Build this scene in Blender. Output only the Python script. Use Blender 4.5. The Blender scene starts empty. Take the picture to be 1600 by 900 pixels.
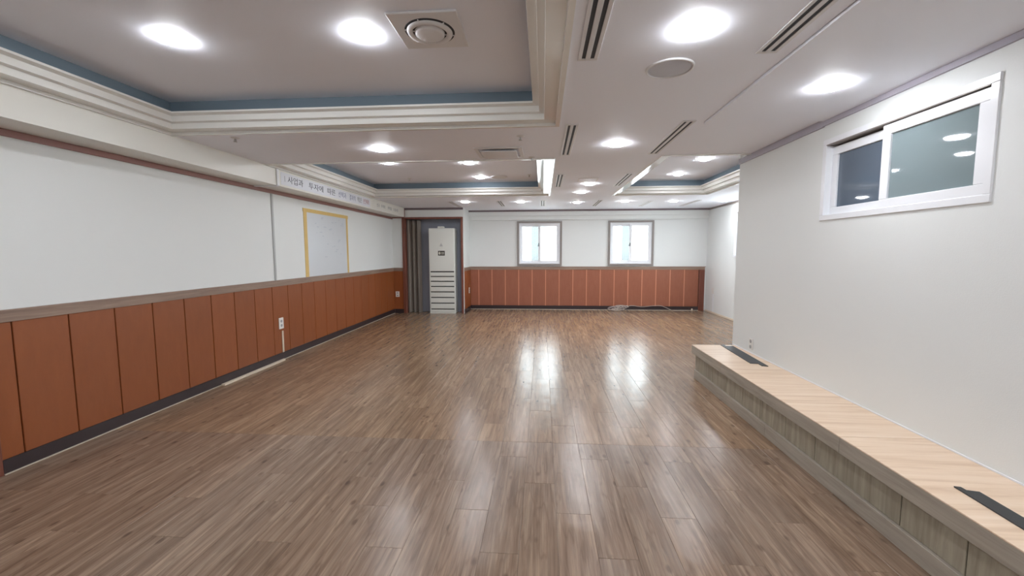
import bpy, bmesh, math, random
from mathutils import Vector, Matrix

random.seed(7)
scn = bpy.context.scene
COL = scn.collection

# ------------------------------------------------------------------ camera
cam_data = bpy.data.cameras.new('camera')
cam_data.sensor_width = 36.0
cam_data.lens = 652.7 / 1600 * 36.0
cam_data.clip_start = 0.02
cam = bpy.data.objects.new('camera', cam_data)
COL.objects.link(cam)
yaw, pit, rol = 0.0731, -0.0866, -0.0030
fw = Vector((-math.sin(yaw) * math.cos(pit), math.cos(yaw) * math.cos(pit), math.sin(pit)))
rt = Vector((math.cos(yaw), math.sin(yaw), 0))
up = rt.cross(fw)
r2 = math.cos(rol) * rt + math.sin(rol) * up
u2 = -math.sin(rol) * rt + math.cos(rol) * up
m = Matrix((r2, u2, -fw)).transposed().to_4x4()
m.translation = Vector((0, 0, 1.45))
cam.matrix_world = m
scn.camera = cam

# ------------------------------------------------------------------ daylight
world = bpy.data.worlds.new('daylight')
scn.world = world
world.use_nodes = True
bg = world.node_tree.nodes['Background']
wn = world.node_tree.nodes; wl = world.node_tree.links
tc = wn.new('ShaderNodeTexCoord'); sp = wn.new('ShaderNodeSeparateXYZ'); gr = wn.new('ShaderNodeValToRGB')
gr.color_ramp.elements[0].position = 0.47; gr.color_ramp.elements[0].color = (0.50, 0.53, 0.54, 1)   # pale ground outside
gr.color_ramp.elements[1].position = 0.50; gr.color_ramp.elements[1].color = (0.88, 0.96, 1.0, 1)     # overcast sky
mr_ = wn.new('ShaderNodeMapRange'); mr_.inputs['From Min'].default_value = -1.0
wl.new(tc.outputs['Generated'], sp.inputs[0]); wl.new(sp.outputs['Z'], mr_.inputs['Value'])
wl.new(mr_.outputs[0], gr.inputs['Fac']); wl.new(gr.outputs['Color'], bg.inputs[0])
bg.inputs[1].default_value = 3.4

LAMP = 34.0                      # radiance of the downlight lenses
scn.view_settings.view_transform = 'Standard'
scn.view_settings.look = 'None'
scn.view_settings.exposure = 1.88
scn.view_settings.gamma = 1.0
scn.view_settings.use_curve_mapping = False

# ------------------------------------------------------------------ materials
def lin(c):
    c = c / 255.0
    return c / 12.92 if c <= 0.04045 else ((c + 0.055) / 1.055) ** 2.4
def rgb(r, g, b):
    return (lin(r), lin(g), lin(b), 1)

class Mat:
    def __init__(self, name):
        self.m = bpy.data.materials.new(name)
        self.m.use_nodes = True
        self.nt = self.m.node_tree
        self.b = self.nt.nodes['Principled BSDF']
    def node(self, t, **kw):
        n = self.nt.nodes.new(t)
        for k, v in kw.items():
            setattr(n, k, v)
        return n
    def link(self, a, b):
        self.nt.links.new(a, b)

def plain(name, col, rough=0.5, noise=0.0, nscale=8.0, bump=0.0, bscale=60.0, metallic=0.0, spec=0.5, coat=0.0, coat_rough=0.1):
    M = Mat(name)
    M.b.inputs['Base Color'].default_value = col
    M.b.inputs['Roughness'].default_value = rough
    M.b.inputs['Metallic'].default_value = metallic
    M.b.inputs['Specular IOR Level'].default_value = spec
    M.b.inputs['Coat Weight'].default_value = coat
    M.b.inputs['Coat Roughness'].default_value = coat_rough
    if noise > 0:
        g = M.node('ShaderNodeNewGeometry')
        n = M.node('ShaderNodeTexNoise')
        n.inputs['Scale'].default_value = nscale
        n.inputs['Detail'].default_value = 4
        M.link(g.outputs['Position'], n.inputs['Vector'])
        mx = M.node('ShaderNodeMix', data_type='RGBA')
        mx.inputs[6].default_value = tuple(min(1, c * (1 - noise)) for c in col[:3]) + (1,)
        mx.inputs[7].default_value = tuple(min(1, c * (1 + noise)) for c in col[:3]) + (1,)
        M.link(n.outputs['Fac'], mx.inputs[0])
        M.link(mx.outputs[2], M.b.inputs['Base Color'])
    if bump > 0:
        g2 = M.node('ShaderNodeNewGeometry')
        n2 = M.node('ShaderNodeTexNoise')
        n2.inputs['Scale'].default_value = bscale
        n2.inputs['Detail'].default_value = 3
        M.link(g2.outputs['Position'], n2.inputs['Vector'])
        bp = M.node('ShaderNodeBump')
        bp.inputs['Strength'].default_value = bump
        bp.inputs['Distance'].default_value = 0.004
        M.link(n2.outputs['Fac'], bp.inputs['Height'])
        M.link(bp.outputs[0], M.b.inputs['Normal'])
    return M.m

def wood(name, c_dark, c_mid, c_light, scale=(30, 2, 30), rough=0.45, contrast=(0.3, 0.5, 0.72), knots=False, rand=0.0, bump=0.15, coat=0.0, coat_rough=0.2, tint=False, wave=0.0, axis_shift=True, spec=0.5):
    """streaky grain in world space, different for every object"""
    M = Mat(name)
    g = M.node('ShaderNodeNewGeometry')
    oi = M.node('ShaderNodeObjectInfo')
    off = M.node('ShaderNodeVectorMath', operation='MULTIPLY_ADD')
    comb = M.node('ShaderNodeCombineXYZ')
    for i in range(3):
        M.link(oi.outputs['Random'], comb.inputs[i])
    M.link(comb.outputs[0], off.inputs[0])
    off.inputs[1].default_value = (37.0, 53.0, 29.0) if axis_shift else (0, 0, 0)
    M.link(g.outputs['Position'], off.inputs[2])
    mp = M.node('ShaderNodeMapping')
    mp.inputs['Scale'].default_value = scale
    M.link(off.outputs[0], mp.inputs['Vector'])
    n1 = M.node('ShaderNodeTexNoise')
    n1.inputs['Scale'].default_value = 1.0
    n1.inputs['Detail'].default_value = 6
    n1.inputs['Roughness'].default_value = 0.62
    n1.inputs['Distortion'].default_value = 0.6
    M.link(mp.outputs[0], n1.inputs['Vector'])
    ramp = M.node('ShaderNodeValToRGB')
    e = ramp.color_ramp.elements
    e[0].position, e[0].color = contrast[0], c_dark
    e[1].position, e[1].color = contrast[2], c_light
    mid = ramp.color_ramp.elements.new(contrast[1]); mid.color = c_mid
    M.link(n1.outputs['Fac'], ramp.inputs['Fac'])
    colour = ramp.outputs['Color']
    if knots:
        mf = M.node('ShaderNodeMapping')
        mf.inputs['Scale'].default_value = (85.0, 3.2, 85.0)
        M.link(off.outputs[0], mf.inputs['Vector'])
        nf = M.node('ShaderNodeTexNoise')
        nf.inputs['Scale'].default_value = 1.0; nf.inputs['Detail'].default_value = 5; nf.inputs['Distortion'].default_value = 0.8
        M.link(mf.outputs[0], nf.inputs['Vector'])
        fr = M.node('ShaderNodeMapRange')
        fr.inputs['From Min'].default_value = 0.35; fr.inputs['From Max'].default_value = 0.68
        fr.inputs['To Min'].default_value = 0.84; fr.inputs['To Max'].default_value = 1.18
        M.link(nf.outputs['Fac'], fr.inputs['Value'])
        mulf = M.node('ShaderNodeVectorMath', operation='SCALE')
        M.link(colour, mulf.inputs[0]); M.link(fr.outputs[0], mulf.inputs['Scale'])
        colour = mulf.outputs[0]
    if rand > 0:
        mr = M.node('ShaderNodeMapRange')
        mr.inputs['To Min'].default_value = 1 - rand
        mr.inputs['To Max'].default_value = 1 + rand
        M.link(oi.outputs['Random'], mr.inputs['Value'])
        mul = M.node('ShaderNodeVectorMath', operation='SCALE')
        M.link(colour, mul.inputs[0]); M.link(mr.outputs[0], mul.inputs['Scale'])
        colour = mul.outputs[0]
    if tint:
        mt = M.node('ShaderNodeMix', data_type='RGBA', blend_type='MULTIPLY')
        mt.inputs[0].default_value = 1.0
        M.link(colour, mt.inputs[6]); M.link(oi.outputs['Color'], mt.inputs[7])
        colour = mt.outputs[2]
    if knots:
        mk = M.node('ShaderNodeMapping')
        mk.inputs['Scale'].default_value = (9.0, 4.6, 9.0)
        M.link(off.outputs[0], mk.inputs['Vector'])
        vo = M.node('ShaderNodeTexVoronoi')
        vo.inputs['Scale'].default_value = 1.0
        M.link(mk.outputs[0], vo.inputs['Vector'])
        kr = M.node('ShaderNodeValToRGB')
        kr.color_ramp.elements[0].position = 0.07; kr.color_ramp.elements[0].color = (0.22, 0.17, 0.14, 1)
        kr.color_ramp.elements[1].position = 0.16; kr.color_ramp.elements[1].color = (1, 1, 1, 1)
        M.link(vo.outputs['Distance'], kr.inputs['Fac'])
        mm = M.node('ShaderNodeMix', data_type='RGBA', blend_type='MULTIPLY')
        mm.inputs[0].default_value = 0.58
        M.link(colour, mm.inputs[6]); M.link(kr.outputs[0], mm.inputs[7])
        colour = mm.outputs[2]
        # thin dark cracks along the grain
        mc = M.node('ShaderNodeMapping')
        mc.inputs['Scale'].default_value = (15.0, 1.9, 15.0)
        M.link(off.outputs[0], mc.inputs['Vector'])
        nc = M.node('ShaderNodeTexNoise')
        nc.inputs['Scale'].default_value = 1.0; nc.inputs['Detail'].default_value = 2
        M.link(mc.outputs[0], nc.inputs['Vector'])
        cr = M.node('ShaderNodeValToRGB')
        ce = cr.color_ramp.elements
        ce[0].position = 0.465; ce[0].color = (1, 1, 1, 1)
        ce[1].position = 0.535; ce[1].color = (1, 1, 1, 1)
        c2 = ce.new(0.5); c2.color = (0.50, 0.44, 0.40, 1)
        c3 = ce.new(0.60); c3.color = (1, 1, 1, 1)
        c4 = ce.new(0.63); c4.color = (1.0, 1.0, 1.0, 1)
        M.link(nc.outputs['Fac'], cr.inputs['Fac'])
        m3 = M.node('ShaderNodeMix', data_type='RGBA', blend_type='MULTIPLY')
        m3.inputs[0].default_value = 0.42
        M.link(colour, m3.inputs[6]); M.link(cr.outputs[0], m3.inputs[7])
        colour = m3.outputs[2]
    M.link(colour, M.b.inputs['Base Color'])
    M.b.inputs['Roughness'].default_value = rough
    M.b.inputs['Specular IOR Level'].default_value = spec
    M.b.inputs['Coat Weight'].default_value = coat
    M.b.inputs['Coat Roughness'].default_value = coat_rough
    bp = M.node('ShaderNodeBump')
    bp.inputs['Strength'].default_value = bump
    bp.inputs['Distance'].default_value = 0.002
    M.link(n1.outputs['Fac'], bp.inputs['Height'])
    last = bp
    if wave > 0:
        nw = M.node('ShaderNodeTexNoise')
        nw.inputs['Scale'].default_value = 5.0
        nw.inputs['Detail'].default_value = 2
        M.link(off.outputs[0], nw.inputs['Vector'])
        bw = M.node('ShaderNodeBump')
        bw.inputs['Strength'].default_value = wave
        bw.inputs['Distance'].default_value = 0.02
        M.link(nw.outputs['Fac'], bw.inputs['Height'])
        M.link(bp.outputs[0], bw.inputs['Normal'])
        last = bw
    M.link(last.outputs[0], M.b.inputs['Normal'])
    return M.m

def emit(name, col, s):
    M = Mat(name)
    M.b.inputs['Base Color'].default_value = (0.9, 0.9, 0.9, 1)
    M.b.inputs['Emission Color'].default_value = col
    M.b.inputs['Emission Strength'].default_value = s
    return M.m

def glass(name, tint, rough=0.02):
    M = Mat(name)
    nt = M.nt
    nt.nodes.remove(M.b)
    out = nt.nodes['Material Output']
    tr = M.node('ShaderNodeBsdfTransparent'); tr.inputs[0].default_value = tint
    gl = M.node('ShaderNodeBsdfGlossy'); gl.inputs['Roughness'].default_value = rough
    fr = M.node('ShaderNodeFresnel'); fr.inputs[0].default_value = 1.5
    mx = M.node('ShaderNodeMixShader')
    gm = M.node('ShaderNodeNewGeometry')
    inv = M.node('ShaderNodeMath', operation='SUBTRACT'); inv.inputs[0].default_value = 1.0
    M.link(gm.outputs['Backfacing'], inv.inputs[1])
    ml = M.node('ShaderNodeMath', operation='MULTIPLY')
    M.link(fr.outputs[0], ml.inputs[0]); M.link(inv.outputs[0], ml.inputs[1])
    M.link(ml.outputs[0], mx.inputs[0]); M.link(tr.outputs[0], mx.inputs[1]); M.link(gl.outputs[0], mx.inputs[2])
    M.link(mx.outputs[0], out.inputs[0])
    return M.m

MT = {}
MT['wall'] = plain('white_wallpaper', rgb(229, 232, 231), 0.55, 0.012, 1.2, 0.12, 160)
MT['ceil'] = plain('ceiling_paint', rgb(240, 243, 252), 0.6, 0.012, 0.8, 0.08, 120)
MT['cornice'] = plain('cornice_paint', rgb(236, 236, 232), 0.5)
MT['laminate'] = plain('glossy_cornice_strip', rgb(236, 236, 232), 0.10, spec=0.6)
MT['blue'] = plain('blue_grey_cove_paint', rgb(120, 136, 148), 0.6)
MT['soffit'] = plain('soffit_paint', rgb(228, 227, 220), 0.35, 0.01, 1.0)
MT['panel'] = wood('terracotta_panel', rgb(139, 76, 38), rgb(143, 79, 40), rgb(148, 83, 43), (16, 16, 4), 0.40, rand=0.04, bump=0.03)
MT['panel_far'] = wood('hazed_terracotta_panel', rgb(152, 92, 70), rgb(156, 96, 73), rgb(160, 100, 77), (16, 16, 4), 0.40, rand=0.04, bump=0.03)  # terracotta lightened to carry the haze over the far wall in its colour
MT['groove'] = plain('dark_groove', rgb(80, 38, 20), 0.6)
MT['bead'] = plain('pale_joint_highlight', rgb(206, 140, 112), 0.35)  # painted highlight: light caught on the far joint edges
MT['rail'] = wood('grey_brown_rail', rgb(126, 104, 90), rgb(146, 122, 107), rgb(162, 139, 122), (14, 1.6, 30), 0.45, bump=0.06)
MT['rail_x'] = wood('grey_brown_rail_cross', rgb(126, 104, 90), rgb(146, 122, 107), rgb(162, 139, 122), (1.6, 14, 30), 0.45, bump=0.06)
MT['base'] = plain('dark_baseboard', rgb(52, 40, 42), 0.4, 0.06, 6)
MT['pale'] = plain('pale_sealant', rgb(196, 186, 170), 0.5)
MT['red'] = plain('maroon_trim', rgb(154, 112, 106), 0.4, 0.05, 3)
MT['purple'] = plain('mauve_grey_trim', rgb(172, 168, 180), 0.4, 0.04, 3)
MT['darktrim'] = plain('dark_mauve_trim', rgb(116, 102, 108), 0.4, 0.04, 3)
MT['jamb'] = wood('reddish_door_frame', rgb(104, 58, 46), rgb(120, 70, 56), rgb(132, 80, 64), (40, 40, 2), 0.4, bump=0.05)
MT['floor'] = wood('worn_wood_vinyl', rgb(112, 90, 72), rgb(135, 112, 92), rgb(160, 138, 116), (26, 1.3, 26), 0.25, (0.30, 0.5, 0.72), True, 0.08, 0.10, 0.0, tint=True, wave=0.2, spec=0.5)
MT['subfloor'] = plain('dark_floor_joint', rgb(66, 52, 44), 0.7)
MT['white'] = plain('white_plastic', rgb(236, 238, 242), 0.28)
MT['whitem'] = plain('white_metal', rgb(222, 222, 224), 0.45)
MT['lens'] = emit('downlight_lens', (0.965, 0.99, 1.03, 1), LAMP)
MT['slot'] = plain('black_slot', rgb(40, 44, 52), 0.6)
MT['slotgrey'] = plain('closed_grey_slot', rgb(150, 142, 146), 0.6)
MT['grille'] = plain('grey_speaker_grille', rgb(200, 204, 214), 0.5, 0.05, 300)
MT['vent'] = plain('grey_vent', rgb(228, 228, 230), 0.5)
MT['glass'] = glass('clear_glass', (0.97, 0.99, 0.99, 1))
MT['glass_tint'] = glass('pale_cyan_glass', (0.295, 0.308, 0.311, 1))
MT['glass_dark'] = plain('grey_filmed_glass', rgb(128, 142, 146), 0.03, 0.06, 1.5)
MT['glass_blue'] = plain('blue_grey_filmed_glass', rgb(96, 108, 122), 0.03, 0.06, 1.5)
MT['shaft'] = plain('grey_shaft_wall', rgb(150, 164, 166), 0.8, 0.05, 2)
MT['wframe'] = plain('grey_brown_window_trim', rgb(140, 132, 128), 0.4)
MT['handle'] = plain('dark_handle', rgb(84, 88, 94), 0.4)
MT['ply'] = wood('plywood_top', rgb(204, 172, 142), rgb(230, 205, 179), rgb(238, 216, 194), (1.2, 18, 8), 0.42, (0.25, 0.5, 0.7), rand=0.03, bump=0.04)
MT['grey_y'] = wood('grey_wood_along', rgb(150, 141, 128), rgb(167, 158, 145), rgb(180, 172, 158), (30, 2, 30), 0.5, bump=0.08)
MT['grey_z'] = wood('grey_wood_upright', rgb(134, 126, 110), rgb(154, 146, 129), rgb(174, 166, 148), (30, 24, 2), 0.5, rand=0.05, bump=0.10)
MT['rubber'] = plain('black_rubber', rgb(50, 52, 54), 0.5, 0.2, 80)
MT['closet'] = plain('grey_blue_closet', rgb(156, 160, 172), 0.7, 0.05, 2)
MT['fold'] = wood('grey_brown_folding_door', rgb(128, 120, 112), rgb(146, 138, 130), rgb(164, 155, 144), (30, 30, 1.4), 0.5, rand=0.08, bump=0.05)
MT['ac'] = plain('aircon_white', rgb(224, 226, 220), 0.35)
MT['acslot'] = plain('aircon_dark_gap', rgb(40, 42, 40), 0.6)
MT['acdisp'] = plain('aircon_display', rgb(62, 58, 52), 0.3)
MT['acprint'] = plain('aircon_print', rgb(206, 204, 192), 0.5)
MT['acdrip'] = plain('aircon_grey_badge', rgb(186, 187, 186), 0.5)
MT['paper'] = plain('banner_paper', rgb(224, 227, 234), 0.5)
MT['ink'] = plain('banner_ink', rgb(70, 78, 92), 0.6)
MT['ink_blue'] = plain('banner_ink_blue', rgb(116, 124, 156), 0.6)
MT['ink_red'] = plain('banner_ink_red', rgb(176, 120, 124), 0.6)
MT['ink_pale'] = plain('banner_ink_pale', rgb(134, 138, 142), 0.6)
MT['tape'] = plain('yellow_tape', rgb(214, 182, 108), 0.45, 0.08, 10)
MT['sheet'] = plain('writing_sheet', rgb(214, 219, 224), 0.25, 0.015, 6)
MT['smudge'] = plain('faint_pen', rgb(180, 188, 198), 0.4)
MT['duct'] = plain('cream_duct', rgb(222, 208, 188), 0.4)
MT['ductgrey'] = plain('grey_duct', rgb(178, 180, 180), 0.4)
MT['outlet'] = plain('outlet_plate', rgb(232, 230, 226), 0.3)
MT['hole'] = plain('outlet_hole', rgb(160, 162, 164), 0.5)
MT['cable'] = plain('grey_cable', rgb(190, 178, 170), 0.5)
MT['metal'] = plain('sprinkler_metal', rgb(170, 168, 166), 0.35, metallic=0.6)

# ------------------------------------------------------------------ mesh helpers
def add_box(bm, x0, x1, y0, y1, z0, z1, bev=0.0):
    t = bmesh.new()
    bmesh.ops.create_cube(t, size=1.0)
    bmesh.ops.scale(t, vec=(abs(x1 - x0), abs(y1 - y0), abs(z1 - z0)), verts=t.verts)
    if bev > 0:
        bmesh.ops.bevel(t, geom=list(t.edges), offset=bev, segments=1, affect='EDGES')
    bmesh.ops.translate(t, vec=((x0 + x1) / 2, (y0 + y1) / 2, (z0 + z1) / 2), verts=t.verts)
    me = bpy.data.meshes.new('tmp'); t.to_mesh(me); t.free()
    bm.from_mesh(me); bpy.data.meshes.remove(me)
def box(x0, x1, y0, y1, z0, z1, bev=0.0):
    bm = bmesh.new(); add_box(bm, x0, x1, y0, y1, z0, z1, bev); return bm
def boxes(lst, bev=0.0):
    bm = bmesh.new()
    for b in lst: add_box(bm, *b, bev=bev)
    return bm
def lathe(prof, n=32, bm=None, center=(0, 0, 0)):
    """prof: list of (r, z); revolved about z"""
    bm = bm or bmesh.new()
    rings = []
    for r, z in prof:
        if r < 1e-6:
            rings.append([bm.verts.new((center[0], center[1], center[2] + z))])
        else:
            rings.append([bm.verts.new((center[0] + r * math.cos(2 * math.pi * k / n), center[1] + r * math.sin(2 * math.pi * k / n), center[2] + z)) for k in range(n)])
    for a, b in zip(rings, rings[1:]):
        for k in range(n):
            j = (k + 1) % n
            if len(a) == 1: bm.faces.new((a[0], b[k], b[j]))
            elif len(b) == 1: bm.faces.new((a[k], b[0], a[j]))
            else: bm.faces.new((a[k], b[k], b[j], a[j]))
    bmesh.ops.recalc_face_normals(bm, faces=bm.faces)
    return bm
def tube(pts, r, n=6, bm=None):
    bm = bm or bmesh.new()
    pts = [Vector(p) for p in pts]
    rings = []
    for i, p in enumerate(pts):
        t = (pts[min(i + 1, len(pts) - 1)] - pts[max(i - 1, 0)]).normalized()
        a = t.cross(Vector((0, 0, 1)))
        if a.length < 1e-3: a = t.cross(Vector((0, 1, 0)))
        a.normalize(); b = t.cross(a)
        rings.append([bm.verts.new(p + r * (math.cos(2 * math.pi * k / n) * a + math.sin(2 * math.pi * k / n) * b)) for k in range(n)])
    for A, B in zip(rings, rings[1:]):
        for k in range(n):
            bm.faces.new((A[k], A[(k + 1) % n], B[(k + 1) % n], B[k]))
    bm.faces.new(rings[0]); bm.faces.new(rings[-1])
    bmesh.ops.recalc_face_normals(bm, faces=bm.faces)
    return bm
def prism(poly, z0, z1):
    """poly in plan, extruded upward"""
    bm = bmesh.new()
    lo = [bm.verts.new((x, y, z0)) for x, y in poly]
    hi = [bm.verts.new((x, y, z1)) for x, y in poly]
    n = len(poly)
    bm.faces.new(lo); bm.faces.new(hi)
    for k in range(n):
        bm.faces.new((lo[k], lo[(k + 1) % n], hi[(k + 1) % n], hi[k]))
    bmesh.ops.recalc_face_normals(bm, faces=bm.faces)
    return bm
def frame_loop(x0, x1, y0, y1, prof, zc):
    """a mitred moulding swept round a rectangle; prof: list of (inward, height)"""
    bm = bmesh.new()
    loops = []
    for s, z in prof:
        loops.append([bm.verts.new(c) for c in ((x0 + s, y0 + s, zc + z), (x1 - s, y0 + s, zc + z), (x1 - s, y1 - s, zc + z), (x0 + s, y1 - s, zc + z))])
    for A, B in zip(loops, loops[1:]):
        for k in range(4):
            bm.faces.new((A[k], A[(k + 1) % 4], B[(k + 1) % 4], B[k]))
    bmesh.ops.recalc_face_normals(bm, faces=bm.faces)
    return bm
def ring_x(x0, x1, y0, y1, z0, z1, w, bev=0.0):
    """a rectangular frame standing in the plane of a side wall"""
    return boxes([(x0, x1, y0, y1, z0, z0 + w), (x0, x1, y0, y1, z1 - w, z1), (x0, x1, y0, y0 + w, z0 + w, z1 - w), (x0, x1, y1 - w, y1, z0 + w, z1 - w)], bev)
def ring_y(x0, x1, y0, y1, z0, z1, w, bev=0.0):
    return boxes([(x0, x1, y0, y1, z0, z0 + w), (x0, x1, y0, y1, z1 - w, z1), (x0, x0 + w, y0, y1, z0 + w, z1 - w), (x1 - w, x1, y0, y1, z0 + w, z1 - w)], bev)

def world_loc(o):
    v = Vector((0, 0, 0))
    while o:
        v += o.location; o = o.parent
    return v
def obj(name, bm, mat, parent=None, smooth=False):
    """one mesh object; its origin at the foot of its own shape"""
    xs = [v.co.x for v in bm.verts]; ys = [v.co.y for v in bm.verts]; zs = [v.co.z for v in bm.verts]
    c = Vector(((min(xs) + max(xs)) / 2, (min(ys) + max(ys)) / 2, min(zs)))
    bmesh.ops.translate(bm, vec=-c, verts=bm.verts)
    me = bpy.data.meshes.new(name)
    bm.to_mesh(me); bm.free()
    if smooth:
        for p in me.polygons: p.use_smooth = True
    me.materials.append(MT[mat] if isinstance(mat, str) else mat)
    o = bpy.data.objects.new(name, me)
    COL.objects.link(o)
    if parent:
        o.parent = parent
        o.location = c - world_loc(parent)
    else:
        o.location = c
    return o
def inst(name, mesh, loc, parent, scale=(1, 1, 1)):
    o = bpy.data.objects.new(name, mesh)
    COL.objects.link(o)
    o.parent = parent
    o.location = Vector(loc) - world_loc(parent)
    o.scale = scale
    return o
def struct(name, bm, mat, label=None, parent=None):
    o = obj(name, bm, mat, parent)
    if not parent: o['kind'] = 'structure'
    if label: o['label'] = label
    if label and not parent: o['category'] = {'w': 'wall'}.get('', name.split('_')[0])
    return o
def thing(name, label, cat, loc, group=None):
    o = bpy.data.objects.new(name, None)
    o.empty_display_size = 0.1
    COL.objects.link(o)
    o.location = loc
    o['label'] = label; o['category'] = cat
    if group: o['group'] = group
    return o
def tag(o, label, cat, group=None):
    o['label'] = label; o['category'] = cat
    if group: o['group'] = group
    return o
def copy_tree(root, loc, label):
    r = root.copy(); COL.objects.link(r); r.location = loc; r['label'] = label
    for ch in list(root.children):
        c = ch.copy(); COL.objects.link(c); c.parent = r
        for gch in list(ch.children):
            d = gch.copy(); COL.objects.link(d); d.parent = c
    return r

# ------------------------------------------------------------------ dimensions
XL, XR, XR2 = -3.53, 2.196, 3.97       # left wall, near right wall, wall of the far bay
YB, YF, YR = -2.6, 10.48, 4.94         # wall behind the camera, far wall, end of the near right wall
ZC = 2.47                              # ceiling
ZU = 2.705                             # ceiling inside the trays
YC = 9.67                              # front of the closet

# ------------------------------------------------------------------ floor
floor = struct('floor', box(XL - 0.1, XR2 + 0.1, YB, YF + 0.9, -0.06, -0.004), 'subfloor', 'worn brown wood-look vinyl plank floor')
PW, PL, PT = 0.19, 0.955, 0.004
def plank_mesh(w, l):
    g, c = 0.0005, 0.0012
    x, y = w / 2 - g, l / 2 - g
    bm = bmesh.new()
    lo = [bm.verts.new(p) for p in ((-x, -y, -PT), (x, -y, -PT), (x, y, -PT), (-x, y, -PT))]
    md = [bm.verts.new(p) for p in ((-x, -y, -0.0008), (x, -y, -0.0008), (x, y, -0.0008), (-x, y, -0.0008))]
    hi = [bm.verts.new(p) for p in ((-x + c, -y + c, 0), (x - c, -y + c, 0), (x - c, y - c, 0), (-x + c, y - c, 0))]
    for A, B in ((lo, md), (md, hi)):
        for k in range(4):
            bm.faces.new((A[k], A[(k + 1) % 4], B[(k + 1) % 4], B[k]))
    bm.faces.new(hi)
    bmesh.ops.recalc_face_normals(bm, faces=bm.faces)
    me = bpy.data.meshes.new('plank'); bm.to_mesh(me); bm.free()
    me.materials.append(MT['floor'])
    return me
pieces = []
SEAM = 3.08
k0 = int((XL + 1.06) / PW) - 2
for k in range(k0, 40):
    xa, xb = -1.06 + PW * k, -1.06 + PW * (k + 1)
    xa, xb = max(xa, XL), min(xb, XR2)
    if xb - xa < 0.02: continue
    for lo_y, hi_y, ph in ((YB, SEAM, 2.22 - 0.33 * (k % 3)), (SEAM, YF + 0.8, SEAM + 0.32 + 0.318 * ((k * 2) % 3))):
        n0 = int((lo_y - ph) / PL) - 2
        for n in range(n0, n0 + 16):
            ya, yb = max(ph + n * PL, lo_y), min(ph + (n + 1) * PL, hi_y)
            if yb - ya < 0.02: continue
            xm, ym = (xa + xb) / 2, (ya + yb) / 2
            if xm > XR + 0.1 and ym < YR - 0.2: continue
            if ya > YF - 0.02 and not (-3.4 < xm < -1.9): continue
            pieces.append((xa, xb, ya, yb))
def seen(p):
    xm, ym = (p[0] + p[1]) / 2, (p[2] + p[3]) / 2
    if p[3] < 1.35 or (xm > 1.80 and p[3] < 4.9): return -1
    if abs(xm + 0.07 * ym) > 1.33 * max(p[3], 0.3): return -1
    return (p[1] - p[0]) * (p[3] - p[2]) / ym ** 3
ranked = sorted(pieces, key=seen, reverse=True)
cache = {}
rest = []
for i, p in enumerate(ranked):
    if i >= 300 or seen(p) < 0:
        rest.append(p); continue
    key = (round(p[1] - p[0], 3), round(p[3] - p[2], 3))
    if key not in cache: cache[key] = plank_mesh(*key)
    o = inst('plank', cache[key], ((p[0] + p[1]) / 2, (p[2] + p[3]) / 2, 0), floor)
    t = random.Random(i * 13 + 5)
    w = t.uniform(-0.05, 0.05)
    if p[3] <= SEAM + 0.001: o.color = (0.95 + w, 0.95 + w, 0.98 + w, 1)
    else: o.color = (1.08 + w, 1.02 + w, 0.94 + w, 1)
bm = bmesh.new()
for p in rest:
    v = [bm.verts.new(c) for c in ((p[0] + .001, p[2] + .001, 0), (p[1] - .001, p[2] + .001, 0), (p[1] - .001, p[3] - .001, 0), (p[0] + .001, p[3] - .001, 0))]
    bm.faces.new(v)
    w = [bm.verts.new(c.co - Vector((0, 0, PT))) for c in v]
    for k in range(4): bm.faces.new((v[k], w[k], w[(k + 1) % 4], v[(k + 1) % 4]))
bmesh.ops.recalc_face_normals(bm, faces=bm.faces)
o = obj('plank_remainder', bm, 'floor', floor); o['kind'] = 'stuff'

# ------------------------------------------------------------------ walls
ZW = 1.08                                                # top of the chair rail
PWD, PB, PTOP = 0.3352, 0.10, 1.0                         # panel pitch, foot and head of the panels
def panel_mesh(name, w, thick, axis, mat='panel'):
    g = 0.004
    if axis == 'y': b = box(-thick, 0, -w / 2 + g, w / 2 - g, 0, PTOP - PB, 0.0025)
    else: b = box(-w / 2 + g, w / 2 - g, 0, thick, 0, PTOP - PB, 0.0025)
    me = bpy.data.meshes.new(name); b.to_mesh(me); b.free()
    me.materials.append(MT[mat]); return me

wall_left = struct('wall_left', box(XL - 0.12, XL, YB, 10.7, 0, 2.8), 'wall', 'long white left wall above terracotta panelling')
panelling = struct('trim_14', box(XL, XL + 0.006, -0.5, YC, PB, PTOP), 'groove', 'terracotta panelling with dark joints along the left wall')
pm = panel_mesh('panel', PWD, 0.018, 'y')
y = 2.4914 - 3 * PWD
while y < YC - 0.02:
    y1 = min(y + PWD, YC)
    inst('panel', pm, (XL + 0.018, (y + y1) / 2, PB), panelling, (1, (y1 - y) / PWD, 1))
    y += PWD
obj('chair_rail', boxes([(XL, XL + 0.024, -0.5, YC, PTOP, ZW - 0.012), (XL, XL + 0.03, -0.5, YC, ZW - 0.012, ZW)]), 'rail', panelling)
struct('baseboard_left', box(XL, XL + 0.021, 2.37, YC, 0, PB), 'base', 'dark baseboard along the left wall')
struct('trim_1', box(XL + 0.021, XL + 0.027, 2.37, YC, 0, 0.007), 'pale', 'pale bead of sealant at the foot of the left baseboard')
struct('trim_2', box(XL, XL + 0.024, 2.17, 2.369, 0, 2.05, 0.003), 'jamb', 'reddish wooden door jamb at the near end of the left panelling')
struct('trim_3', box(XL, XL + 0.018, YB, YC, 2.215, 2.262, 0.003), 'red', 'maroon picture rail under the soffit of the left wall')
# soffit along the left wall
XS = -3.22
struct('trim_4', box(XL, XS, YB, YC, 2.262, ZC), 'soffit', 'off-white boxed soffit along the top of the left wall')

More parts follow.
